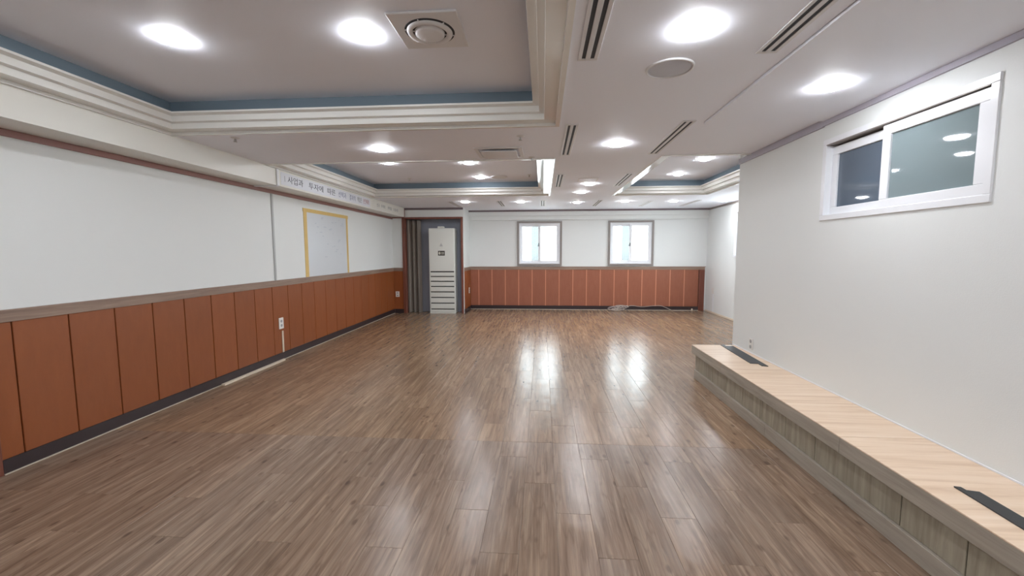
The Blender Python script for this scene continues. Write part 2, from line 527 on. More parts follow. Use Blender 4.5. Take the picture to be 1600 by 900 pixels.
# far wall with two windows
W1, W2 = (-0.635, 0.475), (1.605, 2.70)
WZ0, WZ1 = 1.12, 2.19
wf = bmesh.new()
for b in ((XL - 0.1, W1[0], 0, 2.8), (W1[1], W2[0], 0, 2.8), (W2[1], XR2 + 0.1, 0, 2.8), (W1[0], W1[1], 0, WZ0), (W1[0], W1[1], WZ1, 2.8), (W2[0], W2[1], 0, WZ0), (W2[0], W2[1], WZ1, 2.8)):
    if b[0] < -3: b = (-1.87,) + b[1:]
    add_box(wf, b[0], b[1], YF, YF + 0.14, b[2], b[3])
wall_far = struct('wall_far', wf, 'wall', 'white far wall with two bright windows over terracotta panelling')
obj('panel_backing', box(-1.83, 3.9, YF - 0.006, YF, PB, PTOP), 'groove', wall_far)
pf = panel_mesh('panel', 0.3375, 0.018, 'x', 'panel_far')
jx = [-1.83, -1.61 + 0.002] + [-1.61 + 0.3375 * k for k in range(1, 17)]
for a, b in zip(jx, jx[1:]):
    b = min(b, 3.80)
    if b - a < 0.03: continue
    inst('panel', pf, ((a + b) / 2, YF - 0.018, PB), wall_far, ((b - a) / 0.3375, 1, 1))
    if 0 < a + 2 and b < 3.75:
        obj('joint_highlight', box(b - 0.010, b + 0.010, YF - 0.0215, YF - 0.016, PB, PTOP), 'bead', wall_far)  # pale strip painted in for the glint along the joint
obj('corner_post', box(3.80, 3.93, YF - 0.03, YF, 0.0, PTOP, 0.003), 'jamb', wall_far)
obj('chair_rail', boxes([(-1.83, 3.93, YF - 0.024, YF, PTOP, ZW - 0.012), (-1.83, 3.95, YF - 0.03, YF, ZW - 0.012, ZW)]), 'rail_x', wall_far)
struct('baseboard_far', box(-1.83, 3.80, YF - 0.021, YF, 0, PB), 'base', 'dark baseboard along the far wall')
struct('trim_5', box(-1.83, 3.80, YF - 0.031, YF - 0.021, 0, 0.010), 'pale', 'pale bead of sealant at the foot of the far baseboard')
struct('trim_6', boxes([(-1.83, XR2, YF - 0.10, YF, 2.33, ZC), (-1.83, XR2, YF - 0.05, YF, 2.23, 2.33)]), 'wall', 'stepped white moulding across the top of the far wall')
struct('trim_7', box(-1.84, XR2, YF - 0.125, YF - 0.10, 2.43, ZC, 0.003), 'darktrim', 'dark mauve strip where the far wall meets the ceiling')

# near right wall with its high window
N0, N1, NZ0, NZ1 = 2.27, 3.49, 1.71, 2.28
wr = boxes([(XR, XR + 0.12, YB, N0, 0, 2.8), (XR, XR + 0.12, N1, YR, 0, 2.8), (XR, XR + 0.12, N0, N1, 0, NZ0), (XR, XR + 0.12, N0, N1, NZ1, 2.8)])
wall_right = struct('wall_right', wr, 'wall', 'plain white near right wall with a high sliding window')
struct('wall_return', box(XR + 0.12, XR2 + 0.1, YR - 0.12, YR, 0, 2.8), 'wall', 'white return wall behind the end of the near right wall')
struct('trim_8', boxes([(XR - 0.016, XR, YB, 3.53, 2.418, ZC - 0.017), (XR - 0.016, XR, 3.53, YR + 0.0, 2.412, ZC)]), 'purple', 'mauve-grey strip where the near right wall meets the ceiling')
struct('trim_9', box(XR - 0.006, XR, YB, YR - 0.02, 0.378, 0.386), 'white', 'pale sealant line where the right wall meets the plywood platform')

# wall of the far bay, with a window of its own
R0, R1, RZ0, RZ1 = 7.55, 9.02, 1.34, 2.26
wb = boxes([(XR2, XR2 + 0.12, YR - 0.12, R0, 0, 2.8), (XR2, XR2 + 0.12, R1, YF + 0.14, 0, 2.8), (XR2, XR2 + 0.12, R0, R1, 0, RZ0), (XR2, XR2 + 0.12, R0, R1, RZ1, 2.8)])
wall_bay = struct('wall_bay', wb, 'wall', 'white side wall of the bay beyond the near right wall')
struct('baseboard_bay', box(XR2 - 0.012, XR2, YR, YF - 0.03, 0, 0.035), 'duct', 'cream skirting strip along the bay wall')
struct('trim_10', box(XR2 - 0.02, XR2, YR, YF - 0.12, 2.43, ZC, 0.003), 'wframe', 'grey strip where the bay wall meets the ceiling')
# wall behind the camera
struct('wall_back', box(XL - 0.1, XR + 0.1, YB - 0.12, YB, 0, 2.8), 'wall', 'white wall behind the viewer')

# closet in the far left corner
wc = boxes([(XL, -3.22, YC, YC + 0.10, 0, 2.47), (-3.22, -1.90, YC, YC + 0.10, 2.25, 2.47), (-1.90, -1.83, YC, YF + 0.1, 0, 2.47)])
wall_closet = struct('wall_closet', wc, 'wall', 'white piers and lintel round the closet opening')
obj('panel', box(XL + 0.02, -3.285, YC - 0.018, YC, PB, PTOP, 0.0025), 'panel', wall_closet)
obj('chair_rail', box(XL + 0.02, -3.285, YC - 0.026, YC, PTOP, ZW), 'rail_x', wall_closet)
for a, b in ((YC + 0.01, YC + 0.335), (YC + 0.335, YF - 0.02)):
    obj('panel', box(-1.83, -1.812, a + 0.004, b - 0.004, PB, PTOP, 0.0025), 'panel', wall_closet)
obj('chair_rail', box(-1.83, -1.806, YC, YF - 0.03, PTOP, ZW), 'rail', wall_closet)
struct('baseboard_closet', boxes([(XL + 0.03, -3.285, YC - 0.02, YC, 0, PB), (-1.83, -1.809, YC, YF - 0.03, 0, PB)]), 'base', 'dark baseboard pieces on the closet piers')
struct('wall_closet_inside', boxes([(-3.5, -1.88, 10.0, 10.1, 0, 2.45), (-3.5, -3.40, YC + 0.10, 10.0, 0, 2.45), (-1.905, -1.90, YC + 0.10, 10.0, 0, 2.45), (-3.5, -1.90, YC + 0.10, 10.0, 2.40, 2.45)]), 'closet', 'grey-blue inside of the closet behind the air conditioner')
door_frame = struct('trim_11', box(-3.285, -3.215, YC - 0.035, YC + 0.10, 0, ZC, 0.004), 'jamb', 'reddish-brown frame round the closet opening')
obj('head', box(-3.215, -1.845, YC - 0.03, YC + 0.10, 2.215, 2.258, 0.003), 'jamb', door_frame)
obj('jamb', box(-1.895, -1.845, YC - 0.03, YC + 0.10, 0, 2.215, 0.004), 'jamb', door_frame)
struct('trim_12', box(-3.215, -1.84, YC - 0.02, YC, 2.425, ZC, 0.003), 'darktrim', 'dark mauve strip over the closet lintel')
struct('trim_13', box(XL + 0.018, -3.285, YC - 0.02, YC, 2.235, 2.285, 0.003), 'red', 'maroon strip across the narrow pier left of the closet')
# accordion door folded back inside the closet
door = struct('door_1', box(-3.205, -3.195, YC + 0.10, YC + 0.16, 0, 2.2), 'fold', 'grey-brown accordion door folded back in the closet')
px, py = -3.19, YC + 0.11
for k in range(5):
    qx, qy = px + 0.055, (YC + 0.11 if k % 2 else YC + 0.24)
    obj('leaf', prism([(px, py), (px + 0.012, py - 0.004), (qx + 0.012, qy - 0.004), (qx, qy)], 0.005, 2.2), 'fold', door)
    px, py = qx, qy

# ------------------------------------------------------------------ windows
def far_window(name, x0, x1, label):
    w = struct(name, ring_y(x0, x1, YF - 0.035, YF + 0.12, WZ0 - 0.02, WZ1 + 0.01, 0.045), 'wframe', label)
    a0, a1, b0, b1 = x0 + 0.045, x1 - 0.045, WZ0 + 0.025, WZ1 - 0.035
    obj('frame', ring_y(a0, a1, YF - 0.015, YF + 0.10, b0, b1, 0.035, 0.003), 'white', w)
    xm = (a0 + a1) / 2
    s1 = obj('sash', ring_y(a0 + 0.03, xm + 0.03, YF + 0.045, YF + 0.08, b0 + 0.03, b1 - 0.03, 0.058, 0.003), 'white', w)
    obj('pane', box(a0 + 0.075, xm - 0.015, YF + 0.058, YF + 0.062, b0 + 0.075, b1 - 0.075), 'glass', s1)
    obj('pane', box(xm - 0.20, xm - 0.015, YF + 0.090, YF + 0.094, b0 + 0.075, b1 - 0.075), 'glass_tint', s1)
    s2 = obj('sash', ring_y(xm - 0.03, a1 - 0.03, YF + 0.005, YF + 0.04, b0 + 0.03, b1 - 0.03, 0.058, 0.003), 'white', w)
    obj('pane', box(xm + 0.015, a1 - 0.075, YF + 0.020, YF + 0.024, b0 + 0.075, b1 - 0.075), 'glass', s2)
    h = bmesh.new()
    add_box(h, xm - 0.028, xm - 0.008, YF - 0.012, YF + 0.005, 1.58, 1.66, 0.003)
    add_box(h, xm - 0.050, xm - 0.012, YF - 0.02, YF - 0.008, 1.585, 1.61, 0.003)
    obj('handle', h, 'handle', s2)
far_window('window_1', W1[0], W1[1], 'bright sliding window of the far wall nearer the closet')
far_window('window_2', W2[0], W2[1], 'bright sliding window of the far wall nearer the bay, above the coiled cable')

w = struct('window_3', ring_x(XR - 0.010, XR + 0.10, N0 - 0.025, N1 + 0.03, NZ0 - 0.025, NZ1 + 0.025, 0.042, 0.003), 'white', 'high white sliding window with dark glass in the near right wall')
s = obj('sash', ring_x(XR - 0.004, XR + 0.032, N0 + 0.010, 2.945, NZ0 + 0.010, 2.25, 0.062, 0.003), 'white', w)
obj('pane', box(XR + 0.010, XR + 0.014, N0 + 0.07, 2.885, NZ0 + 0.07, 2.19), 'glass_dark', s)
s = obj('sash', ring_x(XR + 0.040, XR + 0.076, 2.885, N1 - 0.005, NZ0 + 0.012, 2.245, 0.062, 0.003), 'white', w)
obj('pane', box(XR + 0.054, XR + 0.058, 2.945, N1 - 0.065, NZ0 + 0.07, 2.185), 'glass_blue', s)
obj('track', box(XR - 0.010, XR + 0.10, N0 + 0.02, N1 - 0.01, 2.258, 2.264), 'wframe', w)
struct('wall_shaft', boxes([(XR + 0.75, XR + 0.8, 1.6, 4.3, 1.2, 2.8), (XR + 0.12, XR + 0.75, 1.55, 1.6, 1.2, 2.8), (XR + 0.12, XR + 0.75, 4.25, 4.3, 1.2, 2.8), (XR + 0.12, XR + 0.75, 1.6, 4.25, 1.15, 1.2), (XR + 0.12, XR + 0.75, 1.6, 4.25, 2.75, 2.8)]), 'shaft', 'grey light shaft behind the high window')

w = struct('window_4', ring_x(XR2 - 0.015, XR2 + 0.10, R0 - 0.02, R1 + 0.02, RZ0 - 0.02, RZ1 + 0.02, 0.045, 0.003), 'white', 'bright window in the bay wall, mostly hidden by the near wall')
s = obj('sash', ring_x(XR2 + 0.02, XR2 + 0.06, 8.28, R1 - 0.02, RZ0 + 0.02, RZ1 - 0.02, 0.05, 0.003), 'white', w)
obj('pane', box(XR2 + 0.038, XR2 + 0.042, 8.33, R1 - 0.07, RZ0 + 0.07, RZ1 - 0.07), 'glass', s)
s = obj('sash', ring_x(XR2 + 0.062, XR2 + 0.10, R0 + 0.02, 8.33, RZ0 + 0.02, RZ1 - 0.02, 0.05, 0.003), 'white', w)
obj('pane', box(XR2 + 0.078, XR2 + 0.082, R0 + 0.07, 8.28, RZ0 + 0.07, RZ1 - 0.07), 'glass', s)

# ------------------------------------------------------------------ ceiling with three trays
T = [(-3.215, 0.12, -1.6, 3.50), (-3.215, 0.12, 4.72, 7.76), (1.275, 2.95, 4.67, 7.86)]
PANEL_ = (1.275, XR - 0.0, -1.6, 3.53)                     # closed bay in the near right ceiling
holes = T + [PANEL_]
xs = sorted({XL, XR2 + 0.1} | {h[0] for h in holes} | {h[1] for h in holes})
ys = sorted({YB, YF + 0.1} | {h[2] for h in holes} | {h[3] for h in holes})
bm = bmesh.new()
for xa, xb in zip(xs, xs[1:]):
    for ya, yb in zip(ys, ys[1:]):
        cx, cy = (xa + xb) / 2, (ya + yb) / 2
        if any(h[0] < cx < h[1] and h[2] < cy < h[3] for h in holes): continue
        v = [bm.verts.new(c) for c in ((xa, ya, ZC), (xa, yb, ZC), (xb, yb, ZC), (xb, ya, ZC))]
        bm.faces.new(v)
bmesh.ops.remove_doubles(bm, verts=bm.verts, dist=1e-5)
r = bmesh.ops.extrude_face_region(bm, geom=list(bm.faces))
bmesh.ops.translate(bm, vec=(0, 0, 0.02), verts=[g for g in r['geom'] if isinstance(g, bmesh.types.BMVert)])
bmesh.ops.recalc_face_normals(bm, faces=bm.faces)
ceiling = struct('ceiling', bm, 'ceil', 'pale grey ceiling with recessed trays and downlights')
obj('closed_panel', box(PANEL_[0] + 0.003, PANEL_[1], PANEL_[2] + 0.003, PANEL_[3] - 0.003, ZC - 0.016, ZC + 0.01), 'ceil', ceiling)
obj('outer_shell', box(XL - 0.1, XR2 + 0.2, YB, YF + 0.2, 2.80, 2.86), 'ceil', ceiling)
prof = [(-0.012, 0.0), (-0.012, -0.010), (0.018, -0.010), (0.020, 0.012), (0.110, 0.014), (0.113, 0.058), (0.150, 0.062), (0.153, 0.105), (0.198, 0.112), (0.200, 0.126), (0.10, 0.126)]
for h in T:
    c = obj('tray_cornice', frame_loop(*h, prof, ZC), 'cornice', ceiling)
    c.data.materials.append(MT['laminate'])
    for p in c.data.polygons:
        if abs(p.normal.z) > 0.9: p.material_index = 1
    obj('tray_side', frame_loop(*h, [(0.10, 0.12), (0.10, ZU - ZC + 0.002)], ZC), 'blue', ceiling)
    obj('tray_top', box(h[0] + 0.05, h[1] - 0.05, h[2] + 0.05, h[3] - 0.05, ZU, ZU + 0.02), 'ceil', ceiling)

# ------------------------------------------------------------------ downlights
g_dl = 'round recessed downlights'
proto = thing('downlight', '', 'ceiling light', (0, 0, 0), g_dl)
def rel(o, p):      # prototype parts built about the origin, hanging below z = 0
    return o
lens = lathe([(0.0, -0.022), (0.038, -0.0216), (0.060, -0.0185), (0.074, -0.0125), (0.080, -0.005), (0.080, -0.001)], 40)
rim = lathe([(0.080, -0.0008), (0.081, -0.0025), (0.090, -0.0022), (0.094, -0.0005)], 40)
ring_o = obj('rim', rim, 'white', proto, True)
lens_o = obj('lens', lens, 'lens', proto, True)
spots = [
    ((-2.17, 2.42, ZU), 'bright round downlight nearest the left wall in the near ceiling tray'),
    ((-1.04, 2.46, ZU), 'bright round downlight beside the round air vent in the near tray'),
    ((-2.17, 0.85, ZU), 'downlight of the near tray over the left side, added out of view'),  # extra unseen lamps on the same grid, added for the room's light
    ((-1.04, 0.85, ZU), 'downlight of the near tray toward the middle, added out of view'),
    ((-2.17, -0.75, ZU), 'rearmost added unseen downlight of the near tray on the left side'),
    ((-1.04, -0.75, ZU), 'rearmost added unseen downlight of the near tray toward the middle'),
    ((0.70, 2.07, ZC), 'large bright downlight next to the grey round ceiling speaker'),
    ((0.70, -0.10, ZC), 'downlight on the middle ceiling strip, added out of view'),  # unseen lamp added on the middle strip
    ((1.75, 2.78, ZC - 0.016), 'bright downlight in the closed ceiling panel above the high window'),
    ((1.75, 0.70, ZC - 0.016), 'downlight in the closed ceiling panel, added out of view'),  # this lamp and the rearmost one are unseen additions
    ((1.75, -1.2, ZC - 0.016), 'rearmost added unseen downlight in the closed ceiling panel'),
    ((-1.60, 4.14, ZC), 'downlight on the ceiling band between the two left trays'),
    ((0.70, 4.14, ZC), 'downlight on the middle ceiling strip between two pairs of slot diffusers'),
    ((0.70, 6.48, ZC), 'downlight on the middle strip just beyond the flat access panel'),
    ((0.66, 7.36, ZC), 'downlight on the middle strip second from the far row'),
    ((-2.17, 5.86, ZU), 'downlight in the far left tray nearest the hanging banner'),
    ((-1.04, 5.96, ZU), 'downlight in the far left tray nearest the square ceiling plate'),
    ((-1.05, 7.12, ZU), 'downlight in the far left tray beside the small round speaker'),
    ((2.20, 6.00, ZU), 'nearer of the two downlights in the right-hand tray'),
    ((2.20, 7.11, ZU), 'farther of the two downlights in the right-hand tray'),
    ((-1.58, 8.56, ZC), 'far row downlight in front of the closet'),
    ((-0.45, 8.66, ZC), 'far row downlight in front of the window nearer the closet'),
    ((0.71, 8.86, ZC), 'far row downlight at the end of the middle strip'),
    ((1.67, 8.75, ZC), 'far row downlight in front of the window nearer the bay'),
    ((2.66, 8.84, ZC), 'far row downlight between the two closed slot diffusers'),
    ((3.62, 8.84, ZC), 'far row downlight by the bay wall'),
]
for i, (p, lab) in enumerate(spots):
    if i == 0:
        proto.location = p; proto['label'] = lab
    else:
        copy_tree(proto, p, lab)

# ------------------------------------------------------------------ slot diffusers
def slot_diffuser(x, y0, y1, label, slot='slot', w=0.105, drop=0.006):
    t = thing('slot_diffuser', label, 'air diffuser', (x, (y0 + y1) / 2, ZC), 'linear slot diffusers in the ceiling')
    c, hw = 0.0225, 0.010
    f = bmesh.new()
    for a, b in ((-w / 2, -c - hw), (-c + hw, c - hw), (c + hw, w / 2)):
        add_box(f, x + a, x + b, y0, y1, ZC - drop, ZC - 0.0005, 0.0015)
    for a, b in ((y0 - 0.02, y0), (y1, y1 + 0.02)):
        add_box(f, x - w / 2, x + w / 2, a, b, ZC - drop, ZC - 0.0005, 0.0015)
    obj('frame', f, 'whitem', t)
    for s in (-1, 1):
        obj('slot', box(x + s * c - hw, x + s * c + hw, y0, y1, ZC - 0.0022, ZC - 0.0006), slot, t)
slot_diffuser(0.235, 1.20, 2.33, 'nearest slot diffuser beside the near tray cornice')
slot_diffuser(0.235, 3.50, 4.54, 'slot diffuser left of the middle strip between the two left trays')
slot_diffuser(0.235, 5.68, 6.73, 'slot diffuser beside the bright cornice of the far left tray')
slot_diffuser(0.0, 8.50, 9.50, 'far slot diffuser between the two far windows and the left far row lights')
slot_diffuser(1.145, 1.20, 2.32, 'nearest slot diffuser beside the closed ceiling panel')
slot_diffuser(1.145, 3.48, 4.56, 'slot diffuser near the corner of the right-hand tray')
slot_diffuser(1.145, 5.70, 6.70, 'slot diffuser beside the bright cornice of the right-hand tray')
slot_diffuser(1.145, 8.55, 9.60, 'far slot diffuser between the end of the middle strip and the bay side')
slot_diffuser(-0.88, 8.50, 9.45, 'far dark slot diffuser in front of the closet side of the left window')
slot_diffuser(-1.88, 8.50, 9.60, 'closed greyish slot diffuser above the closet', 'slotgrey')
slot_diffuser(2.19, 8.85, 9.75, 'closed greyish slot diffuser in front of the window nearer the bay', 'slotgrey')
slot_diffuser(3.11, 8.70, 9.80, 'closed greyish slot diffuser nearest the bay wall', 'slotgrey')

# ------------------------------------------------------------------ other ceiling fittings
t = thing('round_air_vent', 'square ceiling air vent with two round slots, beside a downlight', 'air vent', (-0.64, 2.44, ZU))
obj('plate', box(-0.83, -0.45, 2.25, 2.63, ZU - 0.014, ZU - 0.0005, 0.004), 'vent', t)
obj('dark_throat', lathe([(0.0, -0.0165), (0.138, -0.0165), (0.140, -0.014)], 48, None, (-0.64, 2.44, ZU)), 'slot', t)
for r0, r1, zz in ((0.095, 0.128, -0.030), ):
    obj('ring', lathe([(r0, -0.018), (r0 + 0.006, zz), (r1 - 0.004, zz + 0.003), (r1, -0.018)], 48, None, (-0.64, 2.44, ZU)), 'vent', t, True)
obj('disc', lathe([(0.0, -0.038), (0.070, -0.037), (0.082, -0.030), (0.084, -0.018)], 48, None, (-0.64, 2.44, ZU)), 'vent', t, True)
for k in range(6):
    a = k * math.pi / 3 + 0.3
    obj('spoke', tube([(-0.64 + 0.08 * math.cos(a), 2.44 + 0.08 * math.sin(a), ZU - 0.021), (-0.64 + 0.138 * math.cos(a), 2.44 + 0.138 * math.sin(a), ZU - 0.019)], 0.0035), 'vent', t)

def speaker(x, y, z, r, label, mat='grille'):
    t = thing('ceiling_speaker', label, 'speaker', (x, y, z), 'round ceiling speakers')
    obj('rim', lathe([(r - 0.012, -0.003), (r - 0.010, -0.010), (r, -0.007), (r + 0.002, -0.0005)], 48, None, (x, y, z)), 'whitem', t, True)
    obj('grille', lathe([(0.0, -0.0075), (r * 0.7, -0.007), (r - 0.011, -0.004)], 48, None, (x, y, z)), mat, t, True)
speaker(0.705, 2.49, ZC, 0.128, 'large grey round speaker in the middle ceiling strip beside a downlight')
speaker(-0.73, 7.13, ZU, 0.135, 'pale round speaker inside the far left tray', 'vent')

t = thing('ceiling_plate', 'square drooping vent plate in the ceiling between the two left trays', 'air vent', (-0.44, 4.38, ZC))
obj('frame', boxes([(-0.68, -0.20, 4.16, 4.20, ZC - 0.012, ZC - 0.0005), (-0.68, -0.20, 4.56, 4.60, ZC - 0.012, ZC - 0.0005), (-0.68, -0.64, 4.20, 4.56, ZC - 0.012, ZC - 0.0005), (-0.24, -0.20, 4.20, 4.56, ZC - 0.012, ZC - 0.0005)], 0.002), 'vent', t)
obj('inner_panel', prism([(-0.62, 4.22), (-0.26, 4.22), (-0.26, 4.54), (-0.62, 4.54)], ZC - 0.032, ZC - 0.020), 'whitem', t)
for hx in (-0.60, -0.295): obj('hanger', box(hx, hx + 0.015, 4.37, 4.39, ZC - 0.02, ZC - 0.0005), 'vent', t)

t = thing('access_panel', 'flat square access panel in the middle ceiling strip before a downlight', 'hatch', (0.64, 6.14, ZC))
obj('frame', boxes([(0.50, 0.78, 6.00, 6.015, ZC - 0.004, ZC - 0.0005), (0.50, 0.78, 6.265, 6.28, ZC - 0.004, ZC - 0.0005), (0.50, 0.515, 6.015, 6.265, ZC - 0.004, ZC - 0.0005), (0.765, 0.78, 6.015, 6.265, ZC - 0.004, ZC - 0.0005)]), 'vent', t)
obj('hatch_cover', box(0.518, 0.762, 6.018, 6.262, ZC - 0.003, ZC - 0.0005), 'ceil', t)

def sprinkler(x, y, z, label):
    t = thing('sprinkler_head', label, 'sprinkler', (x, y, z), 'fire sprinkler heads')
    obj('escutcheon', lathe([(0.0, -0.008), (0.018, -0.008), (0.036, -0.001), (0.037, -0.0003)], 20, None, (x, y, z)), 'whitem', t, True)
    b = lathe([(0.0, -0.034), (0.005, -0.034), (0.007, -0.008), (0.0, -0.008)], 12, None, (x, y, z))
    for s in (-1, 1):
        tube([(x + s * 0.006, y, z - 0.010), (x + s * 0.013, y, z - 0.022), (x + s * 0.004, y, z - 0.034)], 0.002, 5, b)
    obj('yoke', b, 'metal', t)
    obj('deflector', lathe([(0.0, -0.037), (0.016, -0.036), (0.016, -0.034), (0.0, -0.034)], 16, None, (x, y, z)), 'metal', t)
sprinkler(-2.74, 3.64, ZC, 'small sprinkler in the ceiling band above the near left wall')
sprinkler(-0.20, 3.80, ZC, 'small sprinkler behind the near tray corner before the square plate')
sprinkler(-0.12, 4.64, ZC, 'small sprinkler just beyond the corner of the square ceiling plate')
sprinkler(-0.22, 6.97, ZU, 'small sprinkler inside the far left tray near its bright cornice')
sprinkler(-2.27, 7.12, ZU, 'small sprinkler inside the far left tray over the banner side')

# ------------------------------------------------------------------ air conditioner
AX0, AX1, AY0, AY1, AZ = -2.655, -2.04, 9.64, 9.93, 2.0
t = thing('air_conditioner', 'tall white floor-standing air conditioner in the closet opening', 'air conditioner', ((AX0 + AX1) / 2, (AY0 + AY1) / 2, 0))
obj('cabinet', box(AX0, AX1, AY0 + 0.02, AY1, 0, AZ, 0.01), 'ac', t)
fp = obj('front_panel', box(AX0 + 0.02, AX1 - 0.02, AY0, AY0 + 0.022, 1.00, AZ - 0.035, 0.004), 'ac', t)
obj('side_rail', box(AX0 + 0.003, AX0 + 0.022, AY0 + 0.004, AY0 + 0.022, 0.03, AZ - 0.01, 0.003), 'ac', t)
obj('side_rail', box(AX1 - 0.022, AX1 - 0.003, AY0 + 0.004, AY0 + 0.022, 0.03, AZ - 0.01, 0.003), 'ac', t)
obj('outlet_back', box(AX0 + 0.03, AX1 - 0.03, AY0 + 0.016, AY0 + 0.022, 0.05, 1.0), 'acslot', t)
z = 0.09
zz = [0.985, 0.875, 0.760, 0.640, 0.512, 0.380, 0.245, 0.105]
edges = zz + [0.03]
for a, b in zip(edges, edges[1:]):
    obj('slat', box(AX0 + 0.024, AX1 - 0.024, AY0, AY0 + 0.018, b + 0.012, a - 0.012, 0.003), 'ac', t)
obj('kick_plate', box(AX0, AX1, AY0 + 0.002, AY0 + 0.022, 0.0, 0.03, 0.003), 'ac', t)
d = obj('display', box(-2.435, -2.275, AY0 - 0.004, AY0 + 0.002, 1.365, 1.475, 0.002), 'acdisp', t)
pr = boxes([(-2.36, -2.29, AY0 - 0.0055, AY0 - 0.004, 1.432, 1.442), (-2.36, -2.29, AY0 - 0.0055, AY0 - 0.004, 1.412, 1.422), (-2.36, -2.29, AY0 - 0.0055, AY0 - 0.004, 1.394, 1.402)])
obj('display_print', pr, 'acprint', d)
ic = prism([(0.022 * math.cos(a * math.pi / 8), 0.036 * math.sin(a * math.pi / 8)) for a in range(16)], 0, 0.0015)
bmesh.ops.rotate(ic, verts=ic.verts, cent=(0, 0, 0), matrix=Matrix.Rotation(math.pi / 2, 3, 'X'))
bmesh.ops.translate(ic, verts=ic.verts, vec=(-2.398, AY0 - 0.004, 1.42))
obj('display_icon', ic, 'acprint', d)
em = prism([(-2.40, 0), (-2.32, 0), (-2.335, 0.03), (-2.36, 0.075), (-2.385, 0.03)], 0, 0.001)
bmesh.ops.rotate(em, verts=em.verts, cent=(0, 0, 0), matrix=Matrix.Rotation(math.pi / 2, 3, 'X'))
bmesh.ops.translate(em, verts=em.verts, vec=(0, AY0, 1.58))
obj('badge', em, 'acdrip', t)
obj('top_cap', box(AX0 + 0.21, AX0 + 0.35, AY0 + 0.03, AY0 + 0.16, AZ, AZ + 0.045, 0.008), 'ac', t)

# ------------------------------------------------------------------ banner with lettering on the soffit
def text_mesh(body, size):
    cu = bpy.data.curves.new('lettering', 'FONT')
    cu.body = body; cu.size = size; cu.extrude = 0.0006; cu.resolution_u = 2
    o = bpy.data.objects.new('lettering', cu)
    COL.objects.link(o)
    dg = bpy.context.evaluated_depsgraph_get()
    me = bpy.data.meshes.new_from_object(o.evaluated_get(dg))
    bpy.data.objects.remove(o); bpy.data.curves.remove(cu)
    return me
def wall_text(name, body, y0, y1, z0, z1, x, mat, parent):
    """upright lettering facing the room, fitted into y0..y1, z0..z1"""
    me = text_mesh(body, 0.1)
    b = bmesh.new(); b.from_mesh(me); bpy.data.meshes.remove(me)
    if not b.verts:
        b.free(); return None
    ax = [v.co.x for v in b.verts]; ay = [v.co.y for v in b.verts]
    sx, sy = (y1 - y0) / (max(ax) - min(ax)), (z1 - z0) / (max(ay) - min(ay))
    mx, my = min(ax), min(ay)
    for v in b.verts:
        c = v.co.copy()
        v.co = Vector((x + c.z, y0 + (c.x - mx) * sx, z0 + (c.y - my) * sy))
    return obj(name, b, mat, parent)
ban = thing('banner', 'long white paper banner with dark Korean lettering on the soffit', 'banner', (XS + 0.002, 6.4, 2.28))
obj('paper', box(XS, XS + 0.003, 5.02, 7.70, 2.285, 2.440), 'paper', ban)
words = [('사업과', 5.16, 5.50, 'ink'), ('투자에', 5.64, 6.02, 'ink'), ('따른', 6.14, 6.38, 'ink'), ('선택과', 6.48, 6.74, 'ink_blue'), ('결과의', 6.86, 7.08, 'ink_blue'), ('책임은', 7.16, 7.34, 'ink_pale'), ('본인에게', 7.40, 7.64, 'ink_red')]
for wd, a, b, mt in words:
    wall_text('lettering', wd, a, b, 2.322, 2.412, XS + 0.0036, mt, ban)
obj('bracket_mark', box(XS + 0.003, XS + 0.0038, 5.095, 5.103, 2.33, 2.40), 'ink_pale', ban)
ban2 = thing('banner', 'shorter faded strip of paper lettering beyond the long banner', 'banner', (XS + 0.002, 8.6, 2.28))
obj('paper', box(XS, XS + 0.0025, 7.80, 9.40, 2.30, 2.435), 'soffit', ban2)
for wd, a, b in (('신규', 8.02, 8.16), ('투자로', 8.24, 8.46), ('이익을', 8.60, 8.82), ('드립니다', 8.92, 9.22)):
    wall_text('lettering', wd, a, b, 2.335, 2.40, XS + 0.003, 'ink_pale', ban2)

# ------------------------------------------------------------------ sheet taped to the left wall
t = thing('taped_sheet', 'pale writing sheet edged with yellow tape on the left wall', 'wall sheet', (XL + 0.002, 6.7, ZW))
sh = obj('sheet', box(XL, XL + 0.004, 6.06, 7.38, ZW + 0.001, 2.075), 'sheet', t)
obj('tape', box(XL, XL + 0.006, 5.99, 7.42, 2.05, 2.105), 'tape', t)
obj('tape', box(XL, XL + 0.0055, 6.00, 6.085, ZW + 0.001, 2.05), 'tape', t)
obj('tape', box(XL, XL + 0.0055, 7.34, 7.40, ZW + 0.001, 2.05), 'tape', t)
rr = random.Random(3)
pen = bmesh.new()
for k in range(26):
    yy, z0 = rr.uniform(6.3, 7.2), rr.uniform(1.35, 2.0)
    add_box(pen, XL + 0.004, XL + 0.0045, yy, yy + rr.uniform(0.02, 0.09), z0, z0 + 0.012)
o = obj('faint_writing', pen, 'smudge', sh); o['kind'] = 'stuff'

